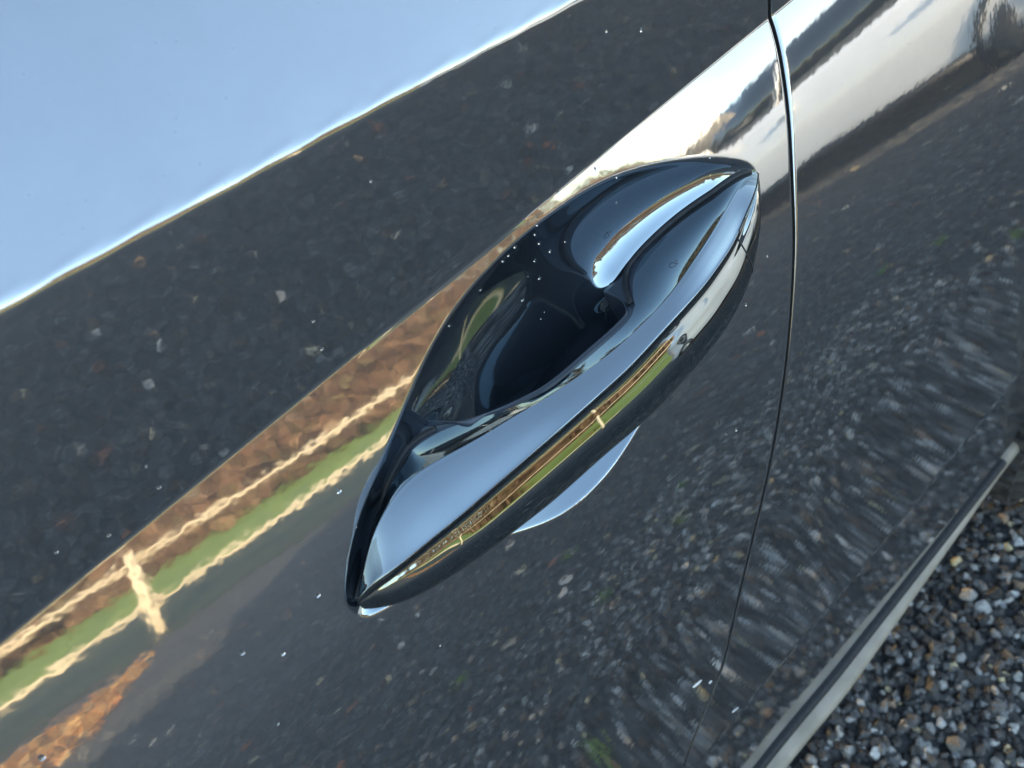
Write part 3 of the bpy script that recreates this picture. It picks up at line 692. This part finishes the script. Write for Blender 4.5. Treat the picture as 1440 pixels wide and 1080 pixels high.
# ---------------------------------------------------------------- white car parked across the gravel
def white_car(loc, rz):
    root = empty('white_car', loc); root.rotation_euler = (0, 0, rz)
    tag(root, 'white estate car parked side-on on the gravel, mirrored in the rear door', 'car')
    L = 2.25
    secs = []
    for x, top, hw, bot in [(-2.25, .62, .62, .38), (-2.2, .74, .78, .27), (-1.95, .86, .86, .22), (-1.3, .96, .89, .22), (0, .98, .90, .22), (1.2, .99, .90, .22), (1.9, .98, .88, .24), (2.2, .92, .80, .30), (2.26, .80, .72, .38)]:
        secs.append([(x, -hw*.97, bot), (x, -hw, bot+.12), (x, -hw*1.01, (bot+top)/2), (x, -hw*.98, top-.06), (x, -hw*.93, top), (x, hw*.93, top), (x, hw*.98, top-.06), (x, hw*1.01, (bot+top)/2), (x, hw, bot+.12), (x, hw*.97, bot)])
    def P_(o): o.parent = root; return o
    loft_body('body', secs, WHITEP, P_)
    c = [(-1.35, .98), (-.6, 1.38), (-.2, 1.46), (.6, 1.48), (1.5, 1.44), (1.95, 1.30), (2.15, 1.0)]
    loft_body('window_glass', [[(x, -.80, .95), (x, -.80+(z-.95)*.36, z-.02), (x, -.74+(z-.95)*.36, z), (x, .74-(z-.95)*.36, z), (x, .80-(z-.95)*.36, z-.02), (x, .80, .95)] for x, z in c], GLASSD, P_)
    loft_body('roof', [[(x, -.80+(z-.95)*.36, z-.03), (x, -.735+(z-.95)*.36, z+.015), (x, .735-(z-.95)*.36, z+.015), (x, .80-(z-.95)*.36, z-.03)] for x, z in c[1:6]], WHITEP, P_)
    for s in (-1, 1):
        for (xb, xt) in ((-1.35, -.6), (-.05, .1), (.95, 1.0), (1.75, 1.6)):
            zt = 1.40 if xb > -1 else 1.38
            P_(MB().tube([(xb, s*.805, .96), (xt, s*(.80-(zt-.95)*.36+.008), zt)], [.045, .035], 6, flat=.5).build('pillar', WHITEP))
        for x in (-1.38, 1.42):
            wl = P_(empty('wheel', (x, s*.80, .32)))
            MB().lathe([(.2, -.1), (.28, -.105), (.315, -.085), (.32, 0), (.315, .085), (.28, .105), (.2, .1)], (0, 0, 0), n=40).build('tyre', TYRE, wl)
            r_ = MB().lathe([(.21, -.095), (.20, -.07), (.19, 0), (.20, .07), (.21, .095)], (0, 0, 0), n=32)
            for k in range(5):
                a = 2*math.pi*k/5
                for sy in (-.085, .085): r_.tube([(.02*math.cos(a), sy, .02*math.sin(a)), (.2*math.cos(a), sy, .2*math.sin(a))], [.035, .03], 6, flat=.4)
            r_.build('rim', ALLOY, wl)
            P_(MB().lathe([(.33, -.115), (.37, -.118), (.375, -.10), (.34, -.05)] if s < 0 else [(.33, .115), (.37, .118), (.375, .10), (.34, .05)], (x, s*.80, .32), n=40).build('arch_trim', BLACKP))
        for x in (-.02, .95): P_(MB().box((x+.12, s*.925, .84), (.16, .03, .025)).build('door_handle', WHITEP))
        P_(MB().box((-.75, s*1.0, 1.02), (.12, .18, .12)).build('wing_mirror', WHITEP))
        P_(MB().box((0, s*.90, .26), (2.1, .03, .08)).build('side_skirt', BLACKP))
        P_(MB().box((-2.12, s*.62, .72), (.16, .3, .1)).build('headlight', LAMPW))
        P_(MB().box((2.22, s*.66, .82), (.1, .22, .16)).build('tail_light', TAILR))
    return root
white_car((3.72, -2.95, -.03), R(79))
